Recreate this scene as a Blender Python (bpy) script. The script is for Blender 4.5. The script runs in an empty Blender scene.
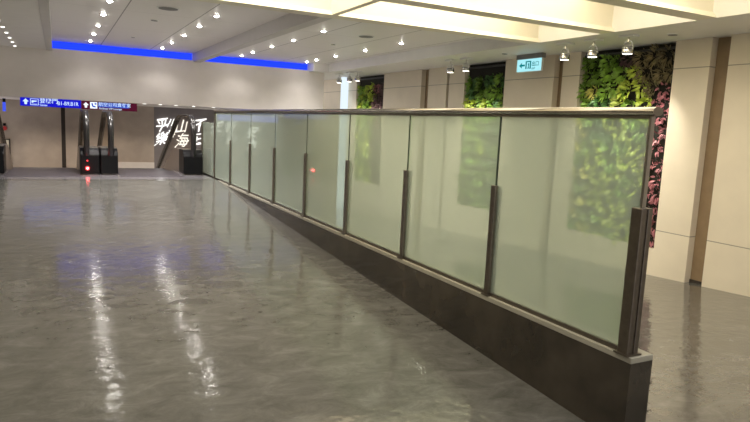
import bpy, bmesh, math, random
from mathutils import Vector, Matrix
random.seed(7)
PI = math.pi
SC = bpy.context.scene
COL = SC.collection

# ------------------------------------------------------------------ materials
def new_mat(name):
    m = bpy.data.materials.new(name); m.use_nodes = True
    nt = m.node_tree; nt.nodes.clear()
    out = nt.nodes.new('ShaderNodeOutputMaterial')
    return m, nt, out

def N(nt, typ, **kw):
    n = nt.nodes.new(typ)
    for k, v in kw.items():
        if k in n.inputs: n.inputs[k].default_value = v
        else: setattr(n, k, v)
    return n

def ramp(nt, fac, stops):
    r = nt.nodes.new('ShaderNodeValToRGB')
    e = r.color_ramp.elements
    while len(e) < len(stops): e.new(0.5)
    for el, (p, c) in zip(e, stops):
        el.position = p; el.color = (*c, 1)
    nt.links.new(fac, r.inputs['Fac'])
    return r.outputs['Color']

def pbr(name, col, rough=0.5, metal=0.0, noise=0.0, scale=6.0, bump=0.0, spec=0.5, random_amt=0.0):
    m, nt, out = new_mat(name)
    b = N(nt, 'ShaderNodeBsdfPrincipled', Roughness=rough, Metallic=metal)
    b.inputs['Specular IOR Level'].default_value = spec
    tc = N(nt, 'ShaderNodeTexCoord')
    nz = N(nt, 'ShaderNodeTexNoise', Scale=scale, Detail=5.0)
    nt.links.new(tc.outputs['Object'], nz.inputs['Vector'])
    lo = [c * (1 - noise) for c in col]; hi = [min(1, c * (1 + noise)) for c in col]
    c = ramp(nt, nz.outputs['Fac'], [(0.3, lo), (0.7, hi)])
    if random_amt:
        oi = N(nt, 'ShaderNodeObjectInfo')
        mr = N(nt, 'ShaderNodeMapRange'); mr.inputs['To Min'].default_value = 1 - random_amt; mr.inputs['To Max'].default_value = 1 + random_amt
        nt.links.new(oi.outputs['Random'], mr.inputs['Value'])
        hs = N(nt, 'ShaderNodeHueSaturation')
        nt.links.new(c, hs.inputs['Color']); nt.links.new(mr.outputs['Result'], hs.inputs['Value'])
        c = hs.outputs['Color']
    nt.links.new(c, b.inputs['Base Color'])
    if bump:
        bp = N(nt, 'ShaderNodeBump', Strength=bump, Distance=0.02)
        nt.links.new(nz.outputs['Fac'], bp.inputs['Height'])
        nt.links.new(bp.outputs['Normal'], b.inputs['Normal'])
    nt.links.new(b.outputs['BSDF'], out.inputs['Surface'])
    return m

def emit(name, col, strength):
    m, nt, out = new_mat(name)
    e = N(nt, 'ShaderNodeEmission', Strength=strength); e.inputs['Color'].default_value = (*col, 1)
    nt.links.new(e.outputs['Emission'], out.inputs['Surface'])
    return m

def floor_mat():
    m, nt, out = new_mat('polished marbled floor')
    b = N(nt, 'ShaderNodeBsdfPrincipled', Roughness=0.16, IOR=1.7)
    b.inputs['Specular IOR Level'].default_value = 0.8
    tc = N(nt, 'ShaderNodeTexCoord')
    mp = N(nt, 'ShaderNodeMapping'); mp.inputs['Rotation'].default_value = (0, 0, 0.6); mp.inputs['Scale'].default_value = (1.0, 1.7, 1)
    nt.links.new(tc.outputs['Object'], mp.inputs['Vector'])
    a = N(nt, 'ShaderNodeTexNoise', Scale=4.5, Detail=9.0, Roughness=0.72, Distortion=0.6)
    nt.links.new(mp.outputs['Vector'], a.inputs['Vector'])
    c = ramp(nt, a.outputs['Fac'], [(0.30, (.078, .075, .066)), (0.46, (.113, .109, .099)), (0.55, (.133, .129, .118)), (0.75, (.195, .191, .178))])
    nt.links.new(c, b.inputs['Base Color'])
    rr = N(nt, 'ShaderNodeMapRange'); rr.inputs['To Min'].default_value = 0.045; rr.inputs['To Max'].default_value = 0.17
    nt.links.new(a.outputs['Fac'], rr.inputs['Value']); nt.links.new(rr.outputs['Result'], b.inputs['Roughness'])
    w = N(nt, 'ShaderNodeTexNoise', Scale=10.0, Detail=3.0, Roughness=0.5)
    nt.links.new(tc.outputs['Object'], w.inputs['Vector'])
    bp = N(nt, 'ShaderNodeBump', Strength=0.15, Distance=0.020)
    nt.links.new(w.outputs['Fac'], bp.inputs['Height']); nt.links.new(bp.outputs['Normal'], b.inputs['Normal'])
    nt.links.new(b.outputs['BSDF'], out.inputs['Surface'])
    return m

def glass_frosted():
    m, nt, out = new_mat('frosted green glass')
    rf = N(nt, 'ShaderNodeBsdfRefraction', Roughness=0.048, IOR=1.08); rf.inputs['Color'].default_value = (.89, .935, .88, 1)
    df = N(nt, 'ShaderNodeBsdfDiffuse'); df.inputs['Color'].default_value = (.62, .69, .61, 1)
    tl = N(nt, 'ShaderNodeBsdfTranslucent'); tl.inputs['Color'].default_value = (.62, .69, .61, 1)
    m1 = N(nt, 'ShaderNodeMixShader', Fac=0.5)
    nt.links.new(df.outputs[0], m1.inputs[1]); nt.links.new(tl.outputs[0], m1.inputs[2])
    m2 = N(nt, 'ShaderNodeMixShader', Fac=0.42)
    nt.links.new(rf.outputs[0], m2.inputs[1]); nt.links.new(m1.outputs[0], m2.inputs[2])
    gl = N(nt, 'ShaderNodeBsdfGlossy', Roughness=0.03)
    lw = N(nt, 'ShaderNodeLayerWeight', Blend=0.5)
    pw = N(nt, 'ShaderNodeMath', operation='POWER'); pw.inputs[1].default_value = 4.0
    nt.links.new(lw.outputs['Facing'], pw.inputs[0])
    fr = N(nt, 'ShaderNodeMath', operation='MULTIPLY_ADD'); fr.inputs[1].default_value = .62; fr.inputs[2].default_value = .025
    nt.links.new(pw.outputs[0], fr.inputs[0])
    m3 = N(nt, 'ShaderNodeMixShader')
    nt.links.new(fr.outputs[0], m3.inputs[0]); nt.links.new(m2.outputs[0], m3.inputs[1]); nt.links.new(gl.outputs[0], m3.inputs[2])
    nt.links.new(m3.outputs[0], out.inputs['Surface'])
    return m

def glass_clear(name, tint, gloss=0.08):
    m, nt, out = new_mat(name)
    t = N(nt, 'ShaderNodeBsdfTransparent'); t.inputs['Color'].default_value = (*tint, 1)
    g = N(nt, 'ShaderNodeBsdfGlossy', Roughness=0.04)
    mx = N(nt, 'ShaderNodeMixShader', Fac=gloss)
    nt.links.new(t.outputs[0], mx.inputs[1]); nt.links.new(g.outputs[0], mx.inputs[2])
    nt.links.new(mx.outputs[0], out.inputs['Surface'])
    return m

def wall_panel_mat(name, col, joints):
    """painted / stone wall with thin horizontal joints at given heights and a faint mottling"""
    m, nt, out = new_mat(name)
    b = N(nt, 'ShaderNodeBsdfPrincipled', Roughness=0.55)
    tc = N(nt, 'ShaderNodeTexCoord')
    nz = N(nt, 'ShaderNodeTexNoise', Scale=3.0, Detail=6.0)
    nt.links.new(tc.outputs['Object'], nz.inputs['Vector'])
    c = ramp(nt, nz.outputs['Fac'], [(0.3, [x * .95 for x in col]), (0.7, [min(1, x * 1.04) for x in col])])
    sp = N(nt, 'ShaderNodeSeparateXYZ'); nt.links.new(tc.outputs['Object'], sp.inputs[0])
    prev = None
    for z in joints:
        s = N(nt, 'ShaderNodeMath', operation='SUBTRACT'); s.inputs[1].default_value = z
        nt.links.new(sp.outputs['Z'], s.inputs[0])
        a = N(nt, 'ShaderNodeMath', operation='ABSOLUTE'); nt.links.new(s.outputs[0], a.inputs[0])
        l = N(nt, 'ShaderNodeMath', operation='LESS_THAN'); l.inputs[1].default_value = 0.005
        nt.links.new(a.outputs[0], l.inputs[0])
        if prev:
            mx = N(nt, 'ShaderNodeMath', operation='MAXIMUM'); nt.links.new(prev, mx.inputs[0]); nt.links.new(l.outputs[0], mx.inputs[1]); prev = mx.outputs[0]
        else: prev = l.outputs[0]
    if prev:
        mc = N(nt, 'ShaderNodeMixRGB'); mc.inputs[2].default_value = (*[x * .45 for x in col], 1)
        nt.links.new(prev, mc.inputs[0]); nt.links.new(c, mc.inputs[1]); c = mc.outputs[0]
    nt.links.new(c, b.inputs['Base Color'])
    nt.links.new(b.outputs[0], out.inputs['Surface'])
    return m

def ceiling_mat():
    m, nt, out = new_mat('grey ceiling panels')
    b = N(nt, 'ShaderNodeBsdfPrincipled', Roughness=0.45)
    tc = N(nt, 'ShaderNodeTexCoord')
    sp = N(nt, 'ShaderNodeSeparateXYZ'); nt.links.new(tc.outputs['Object'], sp.inputs[0])
    def grid(axis, step, off, wid):
        a = N(nt, 'ShaderNodeMath', operation='ADD'); a.inputs[1].default_value = off; nt.links.new(sp.outputs[axis], a.inputs[0])
        d = N(nt, 'ShaderNodeMath', operation='DIVIDE'); d.inputs[1].default_value = step; nt.links.new(a.outputs[0], d.inputs[0])
        f = N(nt, 'ShaderNodeMath', operation='FRACT'); nt.links.new(d.outputs[0], f.inputs[0])
        l = N(nt, 'ShaderNodeMath', operation='LESS_THAN'); l.inputs[1].default_value = wid / step; nt.links.new(f.outputs[0], l.inputs[0])
        return l.outputs[0]
    gx = grid('X', 0.88, 0.99, 0.014); gy = grid('Y', 1.75, 0.3, 0.008)
    h = N(nt, 'ShaderNodeMath', operation='MULTIPLY'); h.inputs[1].default_value = 0.45; nt.links.new(gy, h.inputs[0])
    mx = N(nt, 'ShaderNodeMath', operation='MAXIMUM'); nt.links.new(gx, mx.inputs[0]); nt.links.new(h.outputs[0], mx.inputs[1])
    mc = N(nt, 'ShaderNodeMixRGB'); mc.inputs[1].default_value = (.84, .81, .79, 1); mc.inputs[2].default_value = (.30, .28, .27, 1)
    nt.links.new(mx.outputs[0], mc.inputs[0]); nt.links.new(mc.outputs[0], b.inputs['Base Color'])
    nt.links.new(b.outputs[0], out.inputs['Surface'])
    return m

M = {}
M['floor'] = floor_mat()
M['ceiling'] = ceiling_mat()
M['soffit'] = pbr('soffit paint', (.80, .78, .75), .5, noise=.02)
M['beam'] = pbr('beam paint', (.60, .58, .56), .5, noise=.02)
M['fin'] = pbr('light trough fin paint', (.84, .79, .66), .5, noise=.02)
M['bulkhead'] = wall_panel_mat('bulkhead paint', (.86, .81, .775), [])
M['cream'] = wall_panel_mat('cream wall panels', (.74, .66, .53), [-.04, 1.82])
M['brown_strip'] = pbr('brown recess lining', (.25, .175, .105), .5, noise=.08, scale=9)
M['end_wall'] = pbr('brown stone wall', (.40, .335, .285), .35, noise=.16, scale=2.2)
M['dark_wall'] = pbr('dark grey stone wall', (.18, .16, .165), .3, noise=.12, scale=2.5)
M['groove'] = pbr('dark groove', (.03, .022, .018), .6, noise=.1)
M['plinth'] = pbr('pale stone plinth', (.62, .57, .54), .4, noise=.05)
M['kerb'] = pbr('dark polished stone kerb', (.042, .034, .025), .12, noise=.45, scale=4, spec=.7)
M['kerb_top'] = pbr('pale grey kerb coping', (.34, .32, .26), .35, noise=.08)
M['frost'] = glass_frosted()
M['glass_edge'] = pbr('dark green glass edge', (.05, .07, .05), .2)
M['steel'] = pbr('brushed stainless steel', (.42, .39, .35), .30, 1.0, noise=.08, scale=30)
M['steel_dark'] = pbr('brushed bronze grey steel', (.20, .175, .15), .36, 1.0, noise=.1, scale=30)
M['rail'] = pbr('polished stainless rail', (.31, .285, .25), .17, 1.0, noise=.03)
M['rubber'] = pbr('black rubber handrail', (.018, .016, .016), .26, noise=.1, spec=.5)
M['black'] = pbr('black cladding', (.004, .004, .005), .4, noise=.1, spec=.2)
M['deck'] = pbr('taupe escalator decking', (.30, .25, .22), .32, .5, noise=.06)
M['esc_glass'] = glass_clear('escalator glass', (.92, .89, .84), .05)
M['plate'] = pbr('ribbed landing plate', (.16, .145, .165), .33, .6, noise=.25, scale=40)
M['strip'] = pbr('grey metal landing strip', (.22, .205, .22), .22, .3, noise=.12, scale=20)
M['white'] = pbr('white enamel', (.80, .80, .80), .3, noise=.02)
M['vent'] = pbr('grey vent', (.20, .20, .20), .5, noise=.1)
M['chrome'] = pbr('chrome', (.75, .75, .75), .12, 1.0, noise=.02)
M['lamp'] = emit('lamp glow', (1.0, .95, .88), 95)
M['lamp_spot'] = emit('spot lamp glow', (1.0, .93, .82), 8)
M['lamp_small'] = emit('small lamp glow', (1.0, .95, .88), 3.0)
M['trough'] = emit('luminous ceiling panel', (1.0, .89, .66), 4.8)
M['cove'] = emit('blue cove glow', (.015, .05, 1.0), 1.35)
M['sign_blue'] = emit('sign blue', (.012, .012, .62), 1.0)
M['sign_red'] = emit('sign maroon', (.085, .008, .025), 1.0)
M['sign_text'] = emit('sign lettering', (.62, .80, 1.0), 1.15)
M['sign_white'] = emit('sign white', (.85, .93, 1.0), 1.25)
M['sign_pict'] = emit('sign pictogram blue', (.03, .08, .55), 1.0)
M['exit_face'] = emit('exit sign face', (.42, .88, .95), 1.0)
M['exit_green'] = emit('exit sign green', (.0, .22, .25), 1.0)
M['calli'] = emit('glowing calligraphy', (1.0, .98, .93), 1.7)
M['red_glow'] = emit('red indicator', (1.0, .05, .06), 2.6)
M['red_core'] = emit('pale red core', (1.0, .6, .55), 4)
M['strip_blue'] = emit('blue panel glow', (.07, .12, .95), 0.9)
M['column'] = emit('spotlit column glow', (.80, .92, 1.0), 1.05)  # emission stands in for spotlight falling on a white column
M['red'] = pbr('red enamel', (.5, .03, .03), .4)
M['cabinet'] = pbr('cream cabinet', (.62, .57, .46), .5)
M['backing'] = pbr('dark planting felt', (.018, .017, .013), .9, noise=.3)
M['pipe'] = pbr('grey irrigation pipe', (.055, .055, .055), .5)
def leaf(name, col, noise=.35): 
    return pbr(name, col, .42, noise=noise, scale=14, random_amt=.30)
M['leaf_bright'] = leaf('bright yellow green leaves', (.44, .54, .07))
M['leaf_mid'] = leaf('mid green leaves', (.21, .37, .045))
M['leaf_deep'] = leaf('deep green leaves', (.065, .17, .04))
M['leaf_lime'] = leaf('lime edged leaves', (.58, .56, .13))
M['leaf_bronze'] = leaf('bronze strap leaves', (.22, .18, .09))
M['leaf_red'] = leaf('dusky red leaves', (.34, .12, .14))
M['leaf_purple'] = leaf('purple brown leaves', (.105, .055, .06))

# ------------------------------------------------------------------ mesh builder
class MB:
    def __init__(self): self.bm = bmesh.new(); self.mats = []
    def box(self, x0, x1, y0, y1, z0, z1, bevel=0.0):
        t = bmesh.new(); bmesh.ops.create_cube(t, size=1)
        for v in t.verts:
            v.co = Vector(((x0 + x1) / 2 + v.co.x * (x1 - x0), (y0 + y1) / 2 + v.co.y * (y1 - y0), (z0 + z1) / 2 + v.co.z * (z1 - z0)))
        if bevel: bmesh.ops.bevel(t, geom=t.edges[:], offset=bevel, segments=2, profile=.5, affect='EDGES')
        self.merge(t); return self
    def merge(self, t, mat=None):
        me = bpy.data.meshes.new('tmp'); t.to_mesh(me); t.free()
        if mat: me.transform(mat)
        self.bm.from_mesh(me); bpy.data.meshes.remove(me)
    def quad(self, pts):
        vs = [self.bm.verts.new(p) for p in pts]; self.bm.faces.new(vs); return self
    def prism(self, poly, axis, a, b, bevel=0.0):
        """poly in the two other axes (cyclic order y,z for x; x,z for y; x,y for z)"""
        t = bmesh.new()
        def mk(p, d): return {'x': (d, p[0], p[1]), 'y': (p[0], d, p[1]), 'z': (p[0], p[1], d)}[axis]
        A = [t.verts.new(mk(p, a)) for p in poly]; B = [t.verts.new(mk(p, b)) for p in poly]
        n = len(poly)
        t.faces.new(A); t.faces.new(B[::-1])
        for i in range(n): t.faces.new((A[i], B[i], B[(i + 1) % n], A[(i + 1) % n]))
        bmesh.ops.recalc_face_normals(t, faces=t.faces[:])
        if bevel: bmesh.ops.bevel(t, geom=t.edges[:], offset=bevel, segments=2, profile=.5, affect='EDGES')
        self.merge(t); return self
    def cyl(self, c, r, h, axis='z', seg=20, r2=None):
        t = bmesh.new(); bmesh.ops.create_cone(t, cap_ends=True, segments=seg, radius1=r, radius2=r if r2 is None else r2, depth=h)
        R = {'z': Matrix.Identity(4), 'x': Matrix.Rotation(PI / 2, 4, 'Y'), 'y': Matrix.Rotation(-PI / 2, 4, 'X')}[axis]
        self.merge(t, Matrix.Translation(c) @ R); return self
    def tube(self, pts, r, seg=8, flat=1.0):
        """sweep an ellipse along a polyline"""
        pts = [Vector(p) for p in pts]; rings = []
        for i, p in enumerate(pts):
            d = (pts[min(i + 1, len(pts) - 1)] - pts[max(i - 1, 0)]).normalized()
            s = d.cross(Vector((0, 0, 1)))
            if s.length < 1e-3: s = Vector((1, 0, 0))
            s.normalize(); u = s.cross(d)
            rings.append([self.bm.verts.new(p + s * r * math.cos(2 * PI * k / seg) + u * r * flat * math.sin(2 * PI * k / seg)) for k in range(seg)])
        for A, B in zip(rings, rings[1:]):
            for k in range(seg): self.bm.faces.new((A[k], A[(k + 1) % seg], B[(k + 1) % seg], B[k]))
        self.bm.faces.new(rings[0][::-1]); self.bm.faces.new(rings[-1]); return self
    def belt(self, yz, x0, x1, th):
        """rectangular belt of width x0..x1 and thickness th along a YZ polyline"""
        n = len(yz); rows = []
        for i, (y, z) in enumerate(yz):
            a = yz[max(i - 1, 0)]; b = yz[min(i + 1, n - 1)]
            d = Vector((b[0] - a[0], b[1] - a[1])).normalized(); nn = Vector((-d.y, d.x)) * th / 2
            c = .3 * (x1 - x0)
            P = [(x0, 0, -1), (x1, 0, -1), (x1, 0, .3), (x1 - c, 0, 1), (x0 + c, 0, 1), (x0, 0, .3)]
            rows.append([self.bm.verts.new((px, y - nn.x * s, z - nn.y * s)) for px, _, s in P])
        for A, B in zip(rows, rows[1:]):
            for k in range(6): self.bm.faces.new((A[k], B[k], B[(k + 1) % 6], A[(k + 1) % 6]))
        self.bm.faces.new(rows[0]); self.bm.faces.new(rows[-1][::-1]); return self
    def build(self, name, mat, parent=None, smooth=False, loc=None):
        bmesh.ops.recalc_face_normals(self.bm, faces=self.bm.faces[:])
        me = bpy.data.meshes.new(name)
        if loc is not None:
            bmesh.ops.translate(self.bm, verts=self.bm.verts[:], vec=-Vector(loc))
        self.bm.to_mesh(me); self.bm.free(); me.materials.append(mat)
        if smooth:
            for p in me.polygons: p.use_smooth = True
        o = bpy.data.objects.new(name, me); COL.objects.link(o)
        if parent:
            o.parent = parent
            if parent.type == 'EMPTY' and loc is None:      # geometry given in world space
                o.matrix_parent_inverse = Matrix.Translation(-parent.location) if parent.get('world') else Matrix.Identity(4)
        if loc is not None: o.location = loc
        return o

def tag(o, label, cat, group=None):
    o['label'] = label; o['category'] = cat
    if group: o['group'] = group
    return o
def thing(name, label, cat, loc=(0, 0, 0), group=None, world=True):
    o = bpy.data.objects.new(name, None); COL.objects.link(o); o.location = loc
    o.empty_display_size = .1
    if world: o['world'] = 1          # parts are modelled in scene coordinates
    return tag(o, label, cat, group)
def struct(name, mb, mat):
    o = mb.build(name, mat); o['kind'] = 'structure'; return o
def copy_tree(o, parent=None):
    c = o.copy(); COL.objects.link(c)
    if parent: c.parent = parent
    for ch in list(o.children): copy_tree(ch, c)
    return c
TEXTS = []
def text(body, name, size, loc, mat, parent, rot=(PI / 2, 0, 0), extrude=.001, align='LEFT', sx=1.0, bold=.006):
    cu = bpy.data.curves.new(name, 'FONT'); cu.body = body; cu.size = size; cu.extrude = extrude
    cu.offset = bold * size; cu.align_x = align; cu.align_y = 'CENTER'
    t = bpy.data.objects.new(name, cu); COL.objects.link(t)
    bpy.context.view_layer.update()
    dg = bpy.context.evaluated_depsgraph_get()
    me = bpy.data.meshes.new_from_object(t.evaluated_get(dg)); me.name = name
    bpy.data.objects.remove(t); bpy.data.curves.remove(cu)
    me.materials.clear(); me.materials.append(mat)
    me.transform(Matrix.Diagonal((sx, 1, 1, 1)))
    me.transform(Matrix.Translation(loc) @ Matrix.Rotation(rot[2], 4, 'Z') @ Matrix.Rotation(rot[0], 4, 'X'))
    o = bpy.data.objects.new(name, me); COL.objects.link(o); o.parent = parent
    if parent.get('world'): o.matrix_parent_inverse = Matrix.Translation(-parent.location)
    return o

# ------------------------------------------------------------------ key dimensions (metres, z = 0 at the escalator landing)
EYE = 1.0358
XB, Y0, PW = 2.426, 1.946, 1.10       # barrier plane, first post, panel width
ZP = -0.44                            # lower platform
YR0, YR1 = 1.95, 10.35                # ramp start / end
XW = 6.25                             # right wall face
ZS, ZC = 2.13, 2.30                   # soffit and ceiling heights
YB = 13.0                             # bulkhead face
YE = 17.0                             # end wall beyond the escalators
KX0, KX1 = XB - .035, XB + .115       # kerb

def zright(y): return ZP if y < YR0 else ZP - .05 * (y - YR0)

# ------------------------------------------------------------------ floor
f = MB()
f.quad([(-4.5, -8, ZP), (KX0, -8, ZP), (KX0, YR0, ZP), (-4.5, YR0, ZP)])
f.quad([(-4.5, YR0, ZP), (KX0, YR0, ZP), (KX0, YR1, 0), (-4.5, YR1, 0)])
f.quad([(-4.5, YR1, 0), (KX0 + .1, YR1, 0), (KX0 + .1, 12.2, 0), (-4.5, 12.2, 0)])
f.quad([(-4.5, 12.2, 0), (KX0 + .1, 12.2, 0), (KX0 + .1, 12.2, -.5), (-4.5, 12.2, -.5)])
f.quad([(KX0, -8, ZP), (XW + .3, -8, ZP), (XW + .3, YR0, ZP), (KX0, YR0, ZP)])
f.quad([(KX0, YR0, ZP), (XW + .3, YR0, ZP), (XW + .3, 16, zright(16)), (KX0, 16, zright(16))])
bmesh.ops.remove_doubles(f.bm, verts=f.bm.verts[:], dist=.0005)
struct('floor', f, M['floor'])

# ------------------------------------------------------------------ right wall with recesses, groove and planting niches
LW = [(4.85, 6.28), (7.85, 8.93), (11.90, 13.26)]          # planting niches along Y
STR = [(4.20, 4.41), (6.60, 6.77), (10.10, 10.36)]         # brown recessed strips
GRV = [(9.40, 9.48)]
cuts = sorted([(a, b, 'n') for a, b in LW] + [(a, b, 's') for a, b in STR] + [(a, b, 'g') for a, b in GRV])
w = MB(); y = -8.0
for a, b, k in cuts + [(16.0, 16.0, 'e')]:
    if a > y: w.box(XW, XW + .3, y, a, zright(a) - .03, ZS + .2)
    y = b
for a, b in LW:                                            # wall below and behind each niche
    w.box(XW, XW + .3, a, b, zright(b) - .03, -.27)
    w.box(XW + .16, XW + .3, a, b, -.27, ZS + .2)
struct('wall_right', w, M['cream'])
w = MB()
for a, b in STR: w.box(XW + .10, XW + .3, a, b, zright(b) - .03, ZS + .2)
struct('trim_1', w, M['brown_strip'])
w = MB()
for a, b in GRV: w.box(XW + .06, XW + .3, a, b, zright(b) - .03, ZS + .2)
for a, b in STR[:1]: w.box(XW + .085, XW + .10, a, b, zright(b) - .03, zright(b) + .035)
struct('trim_2', w, M['groove'])

# ------------------------------------------------------------------ ceiling, beams, soffits
XS = 5.30
YT = 6.12                                                   # where the luminous troughs begin
c = MB()
c.box(-.1, 2.5, YT + .03, YB + .12, ZC, ZC + .05)
c.box(2.62, XS, YT + .03, YB + .12, ZC, ZC + .05)
struct('ceiling', c, M['ceiling'])
s = MB()
s.box(XS, XW + .3, -3, 16, ZS, ZS + .9)                     # soffit along the planted wall
s.box(-4.5, -.1, -3, YB + .1, ZS, ZS + .3)                       # lower ceiling on the left
struct('ceiling_soffit', s, M['soffit'])
b = MB()
b.box(2.48, 2.62, YT + .105, YB + .12, ZS, ZC + .1)
b.box(-.14, -.04, YT, YB + .02, ZS - .012, ZC + .1)
struct('trim_3', b, M['beam'])
b = MB()                                                    # fins between the luminous ceiling panels
FY = [6.12, 4.97, 3.82, 2.67]
for i, fy in enumerate(FY):
    b.box(-.04, XS, fy - .05, fy + .06, ZS + .045, ZS + .52)
    b.prism([(fy - .10, ZS), (fy + .10, ZS), (fy + .06, ZS + .05), (fy - .06, ZS + .05)], 'x', -.04, XS)
b.box(2.53, 2.60, FY[-1], FY[0], ZS + .004, ZS + .49)
b.box(-.14, XS, FY[-1], FY[0], ZS + .50, ZS + .53)
struct('trim_4', b, M['fin'])
bay_names = ['far', 'middle', 'near']
for side, (x0, x1) in (('right', (2.6, XS)), ('left', (-.04, 2.53))):
    for i in range(3):
        o = MB().box(x0, min(x1, XS - .42), FY[i + 1] + .06, FY[i] - .05, ZS + .44, ZS + .46).build('luminous_ceiling_panel', M['trough'])
        tag(o, f'glowing cream ceiling light panel, {bay_names[i]} bay to the {side} of the long ceiling beam', 'ceiling light', 'luminous ceiling panels')

# bulkhead above the escalators
b = MB()
b.box(-4.5, XS + .02, YB, YB + .14, 1.25, 2.16)
b.box(-4.5, -.1, YB, YB + .14, 2.16, 2.4)
struct('wall_back', b, M['bulkhead'])
b = MB(); b.box(-4.5, XS + .02, YB + .14, YE, 1.25, 1.32); struct('ceiling_low', b, M['bulkhead'])
b = MB(); b.box(-.1, XS, YB + .30, YB + .34, 2.0, 2.5); b.box(-.1, XS, YB + .12, YB + .34, 2.46, 2.5)
struct('trim_5', b, M['soffit'])
for (x0, x1, lb) in ((-.09, 2.47, 'long blue cove light strip at the ceiling edge left of the beam'), (2.63, 4.95, 'blue cove light strip at the ceiling edge right of the beam')):
    o = MB().box(x0, x1, YB + .10, YB + .13, 2.16, 2.30).build('cove_light', M['cove']); tag(o, lb, 'cove light', 'blue cove lights')
# right end of the cove is closed by a dropped edge beam
b = MB(); b.box(4.95, XS, YB - .3, YB + .14, ZS, ZC + .02); struct('trim_6', b, M['soffit'])

# end wall beyond the escalator well
e = MB(); e.box(-4.5, .10, YE, YE + .2, -4, 1.3); e.box(.19, 2.25, YE, YE + .2, -4, 1.3)
struct('wall_end', e, M['end_wall'])
e = MB(); e.box(.10, .19, YE + .03, YE + .2, -4, 1.3); struct('trim_7', e, M['groove'])
e = MB(); e.box(2.25, 7, YE, YE + .2, -4, 1.3); struct('wall_end_dark', e, M['dark_wall'])
e = MB(); e.box(1.15, 2.25, YE - .03, YE, -1.5, -.19); struct('baseboard_end', e, M['plinth'])
e = MB(); e.box(-4.6, -4.5, -8, YE, -1, 2.4); struct('wall_left', e, M['cream'])

# ------------------------------------------------------------------ glass barrier
bar = thing('glass_barrier', 'long frosted green glass balustrade with steel posts and handrail on a dark stone kerb', 'barrier', (XB, Y0, 0))
k = MB()
YK0, YK1 = Y0 - .035, Y0 + 8.95 * PW
k.prism([(YK0, -.9), (YK1, -.9), (YK1, -.03), (YK0, -.03)], 'x', KX0, KX1)
ob = k.build('kerb', M['kerb'], bar)
k = MB().box(KX0 - .002, KX1 + .002, YK0 - .002, YK1, -.03, 0, .004); k.build('kerb_coping', M['kerb_top'], bar).__setitem__('label', 'pale grey coping of the kerb')
k = MB().box(XB - .016, XB + .016, Y0, YK1, 0, .022); k.build('glass_channel', M['steel_dark'], bar)
for n in range(9):
    a = Y0 + n * PW + .010; bb = Y0 + (n + 1) * PW - .010; top = 1.125
    if n == 0: a = Y0 + .03
    if n == 8: bb = Y0 + 8.93 * PW; top = .95
    gp = MB().box(XB - .006, XB + .006, a, bb, .015, top).build('glass_panel', M['frost'], bar)
    if n == 8: gp['label'] = 'last, lower frosted glass panel'
    MB().box(XB - .0065, XB + .0065, a - .004, a, .015, top).build('glass_edge', M['glass_edge'], gp)
def post(y, h, wy=.044, wx=.058):
    p = MB()
    p.box(XB - wx / 2, XB - .008, y - wy / 2, y + wy / 2, 0, h, .003)
    p.box(XB + .008, XB + wx / 2, y - wy / 2, y + wy / 2, 0, h, .003)
    p.box(XB - .008, XB + .008, y - wy / 2 + .006, y + wy / 2 - .006, 0, h - .004)
    o = p.build('post', M['steel_dark'], bar)
    q = MB().box(XB - wx / 2 - .012, XB + wx / 2 + .012, y - wy / 2 - .012, y + wy / 2 + .012, 0, .008).build('foot_plate', M['steel_dark'], o)
    return o
for n in range(8):
    if n == 0: post(Y0 + .02, .71, .06, .075)
    else: post(Y0 + n * PW, .70)
post(Y0 + 8 * PW, 1.13, .04); post(Y0 + 8.95 * PW, .95, .04)
MB().box(XB - .012, XB + .012, Y0 + .012, Y0 + .026, .7, 1.13).build('end_edge_strip', M['steel'], bar)
r = MB()
prof = [(XB + .034 * math.cos(t), 1.155 + .021 * math.sin(t)) for t in [2 * PI * i / 20 for i in range(20)]]
r.prism(prof, 'y', Y0 - .01, Y0 + 8.03 * PW)
r.build('handrail', M['rail'], bar, smooth=False)
MB().box(XB - .012, XB + .012, Y0 + .02, Y0 + 8 * PW, 1.122, 1.138).build('rail_channel', M['steel_dark'], bar)

# ------------------------------------------------------------------ recessed downlights
def make_downlight():
    t = thing('downlight', 'x', 'downlight', (0, 0, 0), 'recessed ceiling downlights', world=False)
    bz = MB(); bm = bz.bm
    prof = [(.048, 0.0), (.044, -.006), (.033, -.008), (.029, -.002)]
    rings = [[bm.verts.new((r_ * math.cos(2 * PI * i / 20), r_ * math.sin(2 * PI * i / 20), z_)) for i in range(20)] for r_, z_ in prof]
    for A, B in zip(rings, rings[1:]):
        for i in range(20): bm.faces.new((A[i], A[(i + 1) % 20], B[(i + 1) % 20], B[i]))
    bz.build('bezel', M['white'], t)
    l = MB(); bm2 = l.bm
    prof = [(.029, -.003), (.026, -.010), (.019, -.017), (.009, -.021)]
    rings = [[bm2.verts.new((r_ * math.cos(2 * PI * i / 16), r_ * math.sin(2 * PI * i / 16), z_)) for i in range(16)] for r_, z_ in prof]
    for A, B in zip(rings, rings[1:]):
        for i in range(16): bm2.faces.new((A[i], A[(i + 1) % 16], B[(i + 1) % 16], B[i]))
    bm2.faces.new(rings[-1])
    l.build('lens', M['lamp'], t, smooth=True)
    return t
rows = [(.57, [12.43, 11.28, 10.14, 8.97, 7.87], 'row furthest left'),
        (1.81, [12.5, 11.4, 10.26, 9.08, 8.02], 'row just left of the ceiling beam'),
        (3.33, [12.5, 11.72, 10.55, 9.45, 8.21], 'row just right of the ceiling beam'),
        (4.73, [12.55, 12.0, 11.02, 9.75, 8.49], 'row beside the right soffit')]
ORD = ['nearest to', 'second from', 'third from', 'fourth from', 'furthest from']
proto = None
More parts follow.
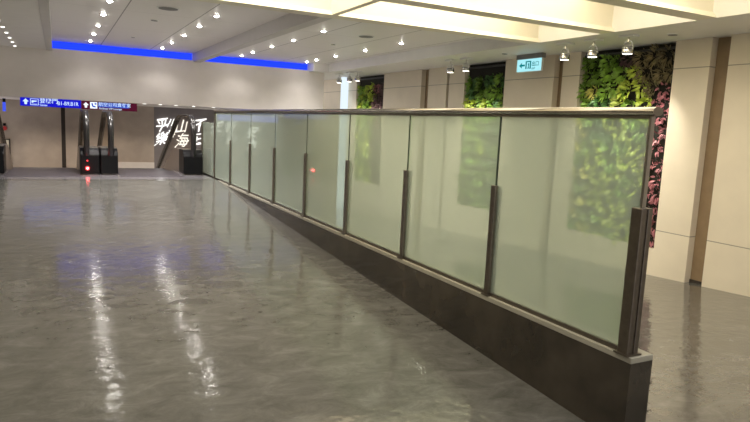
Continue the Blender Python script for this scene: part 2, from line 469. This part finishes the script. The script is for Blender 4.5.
def lamp(kind, loc, energy, color=(1, .95, .90), size=.05, spot=None, blend=.5, target=None, name='ceiling_lamp'):
    d = bpy.data.lights.new(name, kind); d.energy = energy; d.color = color; d.shadow_soft_size = size
    if kind == 'SPOT': d.spot_size = spot; d.spot_blend = blend
    o = bpy.data.objects.new(name, d); COL.objects.link(o); o.location = loc
    if target is not None: o.rotation_euler = (Vector(target) - Vector(loc)).to_track_quat('-Z', 'Y').to_euler()
    return o
for x, ys, rn in rows:
    for i, y in enumerate(ys):
        if proto is None: o = proto = make_downlight()
        else: o = copy_tree(proto)
        o.location = (x, y, ZC)
        o['label'] = f'round downlight {ORD[i]} the blue cove in the {rn}'
        lamp('SPOT', (x, y, ZC - .06), 120 if y < 11.5 else (65 if y < 12.3 else 12), spot=math.radians(120), blend=.7, size=.05)
# tiny lamps in the left lower ceiling
for i in range(6):
    y = 9.3 + i * .7
    o = MB().cyl((-.62, y, ZS - .006), .022, .012, seg=12).build('small_ceiling_lamp', M['lamp_small'])
    tag(o, f'tiny ceiling lamp in the far left ceiling, {["nearest to the camera", "second from the camera", "third from the camera", "fourth from the camera", "second from the white wall", "closest to the white wall"][i]}', 'ceiling lamp', 'tiny lamps in the left ceiling')
# tiny lamps under the bulkhead over the escalator well
for i, x in enumerate([1.55, 1.85, 2.15, 2.5, 2.9]):
    o = MB().cyl((x, YB + .06, 1.249), .03, .014, seg=12).build('soffit_lamp', M['lamp_small'])
    tag(o, f'tiny lamp under the white bulkhead, {["first", "second", "third", "fourth", "fifth"][i]} to the right of the maroon sign', 'ceiling lamp', 'tiny lamps under the bulkhead')
# ceiling fittings
def disc(name, x, y, z, r, label, cat):
    t = thing(name, label, cat, (x, y, z), world=True)
    MB().cyl((x, y, z - .004), r, .010, seg=24).build('rim', M['white'], t)
    g = MB()
    for k_ in range(4): g.cyl((x, y, z - .010 - .001 * k_), r * (.86 - .2 * k_), .004, seg=24)
    g.build('grille', M['vent'], t)
disc('ceiling_speaker', 1.21, 7.89, ZC, .13, 'round grey ceiling speaker between the two left downlight rows', 'speaker')
disc('smoke_detector', 1.20, 9.0, ZC, .05, 'small round ceiling detector beyond the grey speaker', 'detector')
disc('sprinkler_head', 1.16, 11.2, ZC, .035, 'tiny round ceiling fitting near the blue cove, left panel', 'sprinkler')
disc('ceiling_speaker', 4.0, 8.24, ZC, .12, 'round ceiling speaker between the two right downlight rows', 'speaker')
disc('smoke_detector', 4.0, 9.45, ZC, .04, 'small round ceiling detector between the two right downlight rows', 'detector')
disc('soffit_vent', 5.82, 4.57, ZS, .055, 'small dark round vent in the soffit above the nearest planted wall', 'vent')
disc('soffit_vent', 5.70, 7.20, ZS, .045, 'small dark round vent in the soffit just left of the exit sign', 'vent')

# ------------------------------------------------------------------ ceiling spotlights on the soffit
def make_spot():
    t = thing('ceiling_spotlight', 'x', 'spotlight', (0, 0, 0), 'spotlights along the soffit', world=False)
    MB().box(-.055, .055, -.10, .10, -.022, 0, .004).build('mounting_plate', M['white'], t)
    MB().cyl((0, 0, -.045), .012, .05, seg=10).build('stem', M['chrome'], t)
    # hoop bracket
    hp = [(0, .062 * math.sin(a), -.13 + .072 * math.cos(a)) for a in [(-110 + 220 * i / 14) * PI / 180 for i in range(15)]]
    MB().tube(hp, .008, 6).build('bracket', M['white'], t, smooth=True)
    h = MB(); bm = h.bm
    prof = [(.030, -.085), (.046, -.10), (.056, -.135), (.060, -.175), (.060, -.20), (.054, -.20), (.050, -.17)]
    rings = [[bm.verts.new((r_ * math.cos(2 * PI * i / 18), r_ * math.sin(2 * PI * i / 18), z_)) for i in range(18)] for r_, z_ in prof]
    for A, B in zip(rings, rings[1:]):
        for i in range(18): bm.faces.new((A[i], A[(i + 1) % 18], B[(i + 1) % 18], B[i]))
    bm.faces.new(rings[0][::-1])
    hs = h.build('housing', M['chrome'], t, smooth=True)
    MB().cyl((0, 0, -.145), .062, .014, seg=18).build('trim_ring', M['vent'], hs)
    MB().cyl((0, 0, -.192), .050, .016, seg=18).build('lamp_lens', M['lamp_spot'], t)
    return t
spots = [(5.57, 4.92, 'rightmost spotlight above the nearest planted wall, beside the red leaves'),
         (5.55, 5.40, 'middle of the three spotlights near the nearest planted wall'),
         (5.55, 5.85, 'leftmost of the three near spotlights, right of the exit sign'),
         (5.68, 8.10, 'spotlight right of its twin, at the left top of the middle planted wall'),
         (5.66, 8.50, 'spotlight left of its twin, near the dark wall groove'),
         (5.60, 11.85, 'rightmost spotlight of the far trio above the farthest planted wall'),
         (5.60, 12.25, 'middle spotlight of the far trio above the bright column'),
         (5.62, 12.85, 'leftmost spotlight of the far trio, glowing round lamp')]
sp0 = None
for i, (x, y, lb) in enumerate(spots):
    if sp0 is None: o = sp0 = make_spot()
    else: o = copy_tree(sp0)
    o.location = (x, y, ZS); o['label'] = lb
    ty = {0: 5.1, 1: 5.5, 2: 5.95, 3: 8.2, 4: 8.7, 5: 12.4, 6: 12.9, 7: 13.2}[i]
    lamp('SPOT', (x, y, ZS - .21), 95, spot=math.radians(66), blend=.9, target=(XW + .1, ty, .75), color=(1, .94, .80), size=.045, name='spot_lamp')

# ------------------------------------------------------------------ planted walls
def leaf_mesh(length, width, droop, seg=4):
    """flat leaf along +x, returns list of rows (center, half width)"""
    out = []
    for i in range(seg + 1):
        t = i / seg
        out.append((length * t, width * math.sin(PI * min(1, .08 + t * .92)) ** .8 * (1 if t < 1 else .02), -droop * t * t))
    return out
def plant_mesh(name, n, length, width, droop, mat, area=.085):
    """clump of leaves growing out of the wall (towards -X)"""
    mb = MB(); bm = mb.bm
    ax = Vector((-1, 0, 0))
    for k_ in range(n):
        a = random.uniform(0, 2 * PI); rr = area * math.sqrt(random.random())
        base = Vector((-random.uniform(0, .05), rr * math.cos(a), rr * math.sin(a)))
        a2 = a + random.uniform(-.9, .9); tilt = random.uniform(.5, 1.25)
        rad = Vector((0, math.cos(a2), math.sin(a2)))
        d = (ax * math.cos(tilt) + rad * math.sin(tilt) + Vector((0, 0, -.12))).normalized()
        side = d.cross(ax).normalized(); L = length * random.uniform(.7, 1.2); W = width * random.uniform(.8, 1.15)
        side = (side + ax * random.uniform(-.4, .4)).normalized()
        rows_ = []
        for (l, wd, dr) in leaf_mesh(L, W, droop):
            p = base + d * l + Vector((0, 0, dr))
            up = side.cross(d) * wd * .3
            rows_.append((bm.verts.new(p - side * wd + up), bm.verts.new(p), bm.verts.new(p + side * wd + up)))
        for A, B in zip(rows_, rows_[1:]):
            bm.faces.new((A[0], A[1], B[1], B[0])); bm.faces.new((A[1], A[2], B[2], B[1]))
    me = bpy.data.meshes.new(name); bm.to_mesh(me); bm.free(); me.materials.append(mat)
    for p in me.polygons: p.use_smooth = True
    return me
KINDS = {}
def kind(name, *a, **kw): KINDS[name] = [plant_mesh(name, *a, **kw) for _ in range(4)]
kind('bright_leafy_plant', 54, .066, .0155, .018, M['leaf_bright'])
kind('green_leafy_plant', 54, .070, .0145, .022, M['leaf_mid'])
kind('dark_leafy_plant', 50, .064, .0145, .02, M['leaf_deep'])
kind('lime_edged_plant', 34, .066, .012, .02, M['leaf_lime'], area=.06)
kind('bronze_strap_plant', 60, .080, .0075, .022, M['leaf_bronze'])
kind('red_leafy_plant', 26, .058, .0125, .015, M['leaf_red'], area=.075)
kind('purple_leafy_plant', 50, .064, .013, .02, M['leaf_purple'])
def planted_wall(y0, y1, z0, z1, label, sty, stz, chooser, ztop):
    t = thing('planted_wall', label, 'living wall', (XW + .13, (y0 + y1) / 2, z0), 'planted walls')
    MB().box(XW + .09, XW + .155, y0 + .003, y1 - .003, z0, z1).build('planting_panel', M['backing'], t)
    MB().tube([(XW + .05, y0 + .03, z1 - .06), (XW + .05, y1 - .03, z1 - .06)], .016, 8).build('irrigation_pipe', M['pipe'], t)
    ny = round((y1 - y0) / sty); nz = round((ztop - z0) / stz)
    for j in range(nz):
        for i in range(ny):
            u = (i + .5 + (.25 if j % 2 else -.25)) / ny; v = (j + .5) / nz
            kd = chooser(u, v)
            if kd is None: continue
            me = random.choice(KINDS[kd])
            o = bpy.data.objects.new(kd, me); COL.objects.link(o); o.parent = t
            yy = y1 - u * (y1 - y0) + random.uniform(-.03, .03)
            yy = min(max(yy, y0 + .07), y1 - .07)
            o.location = Vector((XW + .085, yy, z0 + v * (ztop - z0) + random.uniform(-.03, .03))) - t.location
            o.rotation_euler = (random.uniform(-.5, .5), random.uniform(-.15, .15), random.uniform(-.25, .25))
            s_ = random.uniform(.85, 1.15); o.scale = (s_, s_, s_)
    return t
rnd = random.random
def ch1(u, v):
    if u > .84: return 'red_leafy_plant' if v < .84 else 'bronze_strap_plant'
    if u > .47 + (1 - v) * 1.15: return 'bronze_strap_plant' if rnd() < .92 else 'purple_leafy_plant'
    if u < .17: return 'lime_edged_plant' if (rnd() < .7 and v < .9) else 'green_leafy_plant'
    if u < .38 and .55 < v < .78: return 'dark_leafy_plant'
    if v > .90: return 'green_leafy_plant'
    return 'bright_leafy_plant' if rnd() < .75 else 'green_leafy_plant'
def ch2(u, v):
    if u > .72: return 'dark_leafy_plant' if rnd() < .6 else 'green_leafy_plant'
    return 'green_leafy_plant' if rnd() < .72 else ('bright_leafy_plant' if rnd() < .5 else 'dark_leafy_plant')
def ch3(u, v):
    if u > .60: return 'purple_leafy_plant' if rnd() < .8 else 'red_leafy_plant'
    return 'bright_leafy_plant' if rnd() < .6 else 'green_leafy_plant'
planted_wall(LW[0][0], LW[0][1], -.27, ZS - .005, 'largest, nearest planted wall, bright green with a strip of red leaves on its right', .178, .185, ch1, 2.07)
planted_wall(LW[1][0], LW[1][1], -.27, ZS - .005, 'middle planted wall, all deep green, left of the exit sign', .165, .19, ch2, 1.93)
planted_wall(LW[2][0], LW[2][1], -.27, ZS - .005, 'farthest planted wall, half green and half purple brown, beside the bright column', .18, .20, ch3, 1.95)
o = MB().cyl((XW - .10, 13.72, (zright(13.7) + ZS) / 2 + .0), .09, ZS - zright(13.7), seg=28).build('lit_column', M['column'], smooth=False)
tag(o, 'bright bluish white lit column left of the farthest planted wall', 'column')

# ------------------------------------------------------------------ exit sign
ex = thing('exit_sign', 'illuminated pale cyan hanging exit sign with green arrow and doorway', 'sign', (6.0, 7.0, 2.0))
MB().box(5.965, 6.035, 6.72, 7.26, 2.065, ZS, .004).build('mounting_bar', M['vent'], ex)
MB().box(5.985, 6.015, 6.735, 7.255, 1.885, 2.07, .004).build('sign_panel', M['white'], ex)
MB().box(5.979, 5.985, 6.742, 7.248, 1.892, 2.062).build('lit_face', M['exit_face'], ex)
def ywall(poly, x, d):     # polygon in (u to the right as seen from -X side, z) => y = 7.248-u
    return MB().prism([(7.248 - u, z) for u, z in poly], 'x', x - d, x)
ywall([(.05, 1.978), (.105, 2.018), (.105, 1.99), (.17, 1.99), (.17, 1.966), (.105, 1.966), (.105, 1.938)], 5.979, .002).build('arrow', M['exit_green'], ex)
d_ = MB()
for (a0, a1, b0, b1) in ((.185, .21, 1.925, 2.035), (.275, .30, 1.925, 2.035), (.185, .30, 2.02, 2.035)):
    d_.prism([(7.248 - a0, b0), (7.248 - a1, b0), (7.248 - a1, b1), (7.248 - a0, b1)], 'x', 5.977, 5.979)
d_.prism([(7.248 - u, z) for u, z in [(.225, 1.925), (.245, 1.965), (.235, 1.99), (.25, 2.01), (.262, 1.985), (.255, 1.96), (.27, 1.925), (.258, 1.925), (.245, 1.95), (.236, 1.925)]], 'x', 5.977, 5.979)
d_.build('doorway_pictogram', M['exit_green'], ex)
text('出口', 'lettering', .075, (5.978, 6.935, 1.985), M['exit_green'], ex, rot=(PI / 2, 0, -PI / 2))
text('EXIT', 'lettering', .035, (5.978, 6.93, 1.925), M['exit_green'], ex, rot=(PI / 2, 0, -PI / 2))

# ------------------------------------------------------------------ hanging direction signs on the bulkhead
YSG = YB + .005
def arrow_up(x, z, s):
    return [(x - .5 * s, z + .02 * s), (x, z + .55 * s), (x + .5 * s, z + .02 * s), (x + .26 * s, z + .02 * s), (x + .18 * s, z - .5 * s), (x - .18 * s, z - .5 * s), (x - .26 * s, z + .02 * s)]
bs = thing('hanging_sign', 'blue illuminated gate direction sign with arrow and plane symbol, left one', 'sign', (-.08, YSG, 1.17), 'hanging direction signs')
MB().box(-.56, .405, YSG, YSG + .06, 1.095, 1.245, .004).build('sign_panel', M['sign_blue'], bs)
yf = YSG - .001
MB().prism(arrow_up(-.475, 1.172, .095), 'y', yf - .003, yf).build('arrow', M['sign_text'], bs)
q = MB(); x0, x1, z0, z1, th = -.405, -.275, 1.115, 1.228, .008
for (a0, a1, b0, b1) in ((x0, x1, z0, z0 + th), (x0, x1, z1 - th, z1), (x0, x0 + th, z0, z1), (x1 - th, x1, z0, z1)): q.box(a0, a1, yf - .003, yf, b0, b1)
q.prism([(-.385, 1.155), (-.355, 1.158), (-.385, 1.195), (-.372, 1.198), (-.335, 1.170), (-.300, 1.183), (-.292, 1.192), (-.305, 1.194), (-.335, 1.185), (-.375, 1.162)], 'y', yf - .003, yf)
q.box(-.385, -.295, yf - .003, yf, 1.132, 1.138)
q.build('plane_pictogram', M['sign_text'], bs)
text('登機門', 'lettering', .098, (-.262, yf, 1.196), M['sign_text'], bs)
text('Gates', 'lettering', .052, (-.26, yf, 1.122), M['sign_text'], bs)
text('B1-B9,B1R', 'lettering', .092, (.02, yf, 1.165), M['sign_text'], bs, sx=.86)
rs = thing('hanging_sign', 'dark maroon lounge direction sign with white arrow, right of the blue sign', 'sign', (.88, YSG, 1.17), 'hanging direction signs')
MB().box(.41, 1.365, YSG, YSG + .06, 1.085, 1.235, .004).build('sign_panel', M['sign_red'], rs)
MB().prism(arrow_up(.485, 1.162, .095), 'y', yf - .003, yf).build('arrow', M['sign_white'], rs)
MB().box(.555, .675, yf - .003, yf, 1.105, 1.222).build('pictogram_plate', M['sign_white'], rs)
q = MB()
q.prism([(.575, 1.20), (.60, 1.20), (.61, 1.155), (.645, 1.15), (.65, 1.125), (.60, 1.13), (.585, 1.15)], 'y', yf - .006, yf - .003)
q.box(.63, .662, yf - .006, yf - .003, 1.175, 1.205)
q.build('lounge_pictogram', M['sign_pict'], rs)
MB().box(.69, 1.225, yf - .002, yf, 1.135, 1.222).build('blue_band', M['sign_pict'], rs)
text('航空公司貴賓室', 'lettering', .080, (.695, yf - .002, 1.185), M['sign_text'], rs)
text('Airlines VIP Lounge', 'lettering', .050, (.70, yf, 1.112), M['sign_text'], rs)
for r_ in (bs, rs):                                        # fitted just under the lower edge of the bulkhead
    for ch in r_.children:
        for v in ch.data.vertices: v.co.x *= 1.032; v.co.z = EYE + (v.co.z - EYE) * 1.032
o = MB().box(3.06, 4.40, YSG + .34, YSG + .40, .99, 1.115, .004).build('added_blue_strip', M['strip_blue']); tag(o, 'blue glowing strip added behind the far frosted glass panels', 'sign')  # glowing strip added to give the blue band in the far glass

# ------------------------------------------------------------------ glowing calligraphy on the dark wall
ca = thing('wall_calligraphy', 'white glowing brush lettering on the dark wall beyond the escalators', 'wall lettering', (2.9, YE, .6))
cols = [(2.45, ['平', '樂'], .37, .77), (2.69, ['川', '林'], .26, .84), (2.95, ['山', '海'], .38, .75), (3.40, ['不', '已'], .36, .80), (3.85, ['天'], .36, .76), (4.25, ['行', '心'], .32, .78), (4.85, ['安', '水'], .34, .66)]
for x, chs, sz, zt in cols:
    for i, ch in enumerate(chs):
        text(ch, 'character', sz, (x, YE - .03, zt - i * sz * .98), M['calli'], ca, align='CENTER', extrude=.012, bold=.004, sx=.9)
for chobj in ca.children:                                   # hand-brushed wobble
    vs = chobj.data.vertices; cx = sum(v.co.x for v in vs) / len(vs); cz = sum(v.co.z for v in vs) / len(vs)
    for v in vs:
        dx, dz = v.co.x - cx, v.co.z - cz
        v.co.x = cx + dx + .22 * dz + .018 * math.sin(dz * 23 + cx * 9)
        v.co.z = cz + dz + .16 * dx + .016 * math.sin(dx * 27 + cz * 5)

# ------------------------------------------------------------------ escalators
def rail_path():
    pts = []
    cy, cz, r_ = 11.58, .69, .36                         # newel turn
    pts += [(11.62, .16), (11.40, .20), (11.27, .36)]
    for i in range(0, 9):
        a = PI + (-.5 + 0) * 0 - (PI / 2) * i / 8 - .12 * (1 - i / 8)
        a = PI - (PI / 2) * i / 8
        pts.append((cy + r_ * math.cos(a), cz + r_ * math.sin(a)))
    pts += [(12.2, 1.05), (12.45, 1.05), (12.7, 1.02), (12.95, .94), (13.3, .79)]
    pts += [(16.6, .79 - .44 * 3.3)]
    return pts
RP = rail_path()
def balustrade(esc, x, name):
    """one side: glass, rubber handrail; x is the centre"""
    h = MB().belt(RP, x - .045, x + .045, .05).build(name + '_handrail', M['rubber'], esc, smooth=True)
    inner = [(y + .0, z - .0) for y, z in RP[1:]]
    poly = inner + [(16.6, -1.35), (13.1, .28), (12.5, .40), (11.5, .40)]
    MB().prism(inner + [(16.6, -1.30), (13.0, .30), (12.4, .38), (11.55, .38)], 'x', x - .006, x + .006).build(name + '_glass_side', M['esc_glass'], esc)
def deck(esc, x0, x1, name, black=True):
    prof = [(11.33, 0), (11.33, .36), (11.37, .42), (11.44, .44), (12.25, .44), (12.5, .41), (12.8, .33), (16.6, -1.37), (16.6, -2.0), (12.6, -.2), (12.2, 0)]
    MB().prism(prof, 'x', x0, x1, .008).build(name + '_deck', M['deck'], esc)
    if black:
        MB().prism([(11.27, .02), (11.27, .33), (11.31, .40), (11.40, .445), (11.75, .445), (11.75, .02)], 'x', x0 - .012, x1 + .012, .012).build(name + '_newel_box', M['black'], esc)
        MB().prism([(11.40, .444), (11.75, .444), (11.75, .452), (11.40, .452)], 'x', x0, x1).build(name + '_newel_cap', M['steel'], esc)
def make_escalator(x0, x1, label, lx, rx, ldeck, rdeck):
    e = thing('escalator', label, 'escalator', ((x0 + x1) / 2, 11.3, 0), 'escalators')
    MB().box(x0, x1, 10.9, 12.15, .003, .009).build('landing_plate', M['plate'], e)
    st = MB()
    for i in range(11):
        st.box(x0 + .02, x1 - .02, 12.2 + i * .40, 12.6 + i * .40, -.25 - .01 - max(0, i - 1) * .176, -.02 - max(0, i - 1) * .176)
    st.build('steps', M['plate'], e)
    balustrade(e, lx, 'left'); balustrade(e, rx, 'right')
    deck(e, *ldeck, 'left'); deck(e, *rdeck, 'right')
    return e
ea = make_escalator(-.74, .33, 'left escalator going down below the blue gate sign, red light at its foot', -.94, .43, (-1.15, -.76), (.345, .612))
eb = make_escalator(.93, 1.93, 'right escalator going down below the maroon sign, beside the glass barrier', .80, 2.15, (.655, .90), (2.0, 2.31))
struct('trim_8', MB().box(-4.0, 2.36, 10.58, 12.195, 0, .004), M['strip'])
# red indicator at the foot of the left escalator
il = MB().cyl((.44, 11.245, .115), .034, .02, 'y', 20).build('indicator_light', M['red_glow'], ea)
MB().cyl((.44, 11.232, .115), .018, .012, 'y', 16).build('indicator_core', M['red_core'], il)
MB().cyl((.44, 11.245, .24), .012, .02, 'y', 12).build('small_indicator', M['red_glow'], ea)
lamp('POINT', (.44, 11.14, .115), .6, color=(1, .08, .08), size=.03, name='indicator_lamp')

# small things on the far left of the end wall
cb = thing('wall_cabinet', 'pale cream cabinet low on the brown wall at the far left', 'cabinet', (-1.1, YE, .0))
MB().box(-1.17, -1.01, YE - .05, YE, -.20, .30).build('door_leaf', M['cabinet'], cb)
fr = MB()
for (a0, a1, b0, b1) in ((-1.01, -.985, -.26, .33), (-1.20, -1.0, .30, .325), (-1.20, -1.0, -.235, -.21)): fr.box(a0, a1, YE - .055, YE, b0, b1)
fr.build('frame', M['groove'], cb)
al = thing('fire_alarm', 'small red fire alarm on the brown wall above the cream cabinet', 'alarm', (-1.1, YE, .57))
MB().cyl((-1.09, YE - .02, .57), .05, .06, 'y', 18).build('bell', M['red'], al)
MB().box(-1.12, -1.06, YE - .03, YE, .63, .69, .004).build('black_box', M['black'], al)
sl = thing('pendant_sign', 'small bluish lit sign hanging at the far left edge, seen almost edge on', 'sign', (-1.05, 16, 1.2))
MB().box(-1.045, -1.0, 15.9, 16.2, .97, 1.17, .004).build('lit_panel', M['strip_blue'], sl)
MB().cyl((-1.02, 16.05, 1.21), .03, .085, seg=12).build('ceiling_mount', M['black'], sl)

# ------------------------------------------------------------------ lights
def area(loc, sx, sy, e, col, rot=(0, 0, 0), name='panel_lamp'):
    d = bpy.data.lights.new(name, 'AREA'); d.shape = 'RECTANGLE'; d.size = sx; d.size_y = sy; d.energy = e; d.color = col
    o = bpy.data.objects.new(name, d); COL.objects.link(o); o.location = loc; o.rotation_euler = rot; return o
# lamps of the escalator well ceiling
for x in (-.3, 1.2, 3.0): lamp('SPOT', (x, 15.6, 1.22), 80, spot=math.radians(140), blend=.6, color=(1, .88, .72), name='well_lamp')
# wide fill lamps without fixtures, added to brighten the planted corridor
for y in (2.6, 5.2, 7.4, 9.6, 11.4): lamp('SPOT', (4.9, y, ZS - .04), 14, spot=math.radians(160), blend=.5, color=(1, .92, .78), name='corridor_fill')
# lamp beside the lit column
lamp('SPOT', (5.75, 13.3, 2.0), 10, spot=math.radians(70), target=(XW, 13.8, .8), color=(.85, .93, 1), name='column_lamp')

wd = bpy.data.worlds.new('World'); SC.world = wd; wd.use_nodes = True
bg = wd.node_tree.nodes['Background']; bg.inputs[0].default_value = (.86, .83, .79, 1); bg.inputs[1].default_value = 1.35

# ------------------------------------------------------------------ camera
cam = bpy.data.cameras.new('Camera'); co = bpy.data.objects.new('Camera', cam); COL.objects.link(co)
cam.sensor_width = 36; cam.sensor_fit = 'HORIZONTAL'; cam.lens = 616.54 / 750 * 36; cam.clip_start = .05
R = Vector((0.8895873383893551, -0.45453318627024614, 0.045099334322812754)); U = Vector((0.022976526366527916, 0.14314138469618506, 0.9894355073593161)); F = Vector((0.45618685493279104, 0.8791530734555141, -0.13778035716404627))
mw = Matrix.Identity(4)
for i in range(3): mw[i][0] = R[i]; mw[i][1] = U[i]; mw[i][2] = -F[i]
mw.translation = Vector((0, 0, EYE)); co.matrix_world = mw
SC.camera = co
SC.view_settings.view_transform = 'Standard'
SC.view_settings.look = 'None'
SC.view_settings.exposure = 0.0
for o in SC.objects:
    if 'world' in o.keys(): del o['world']
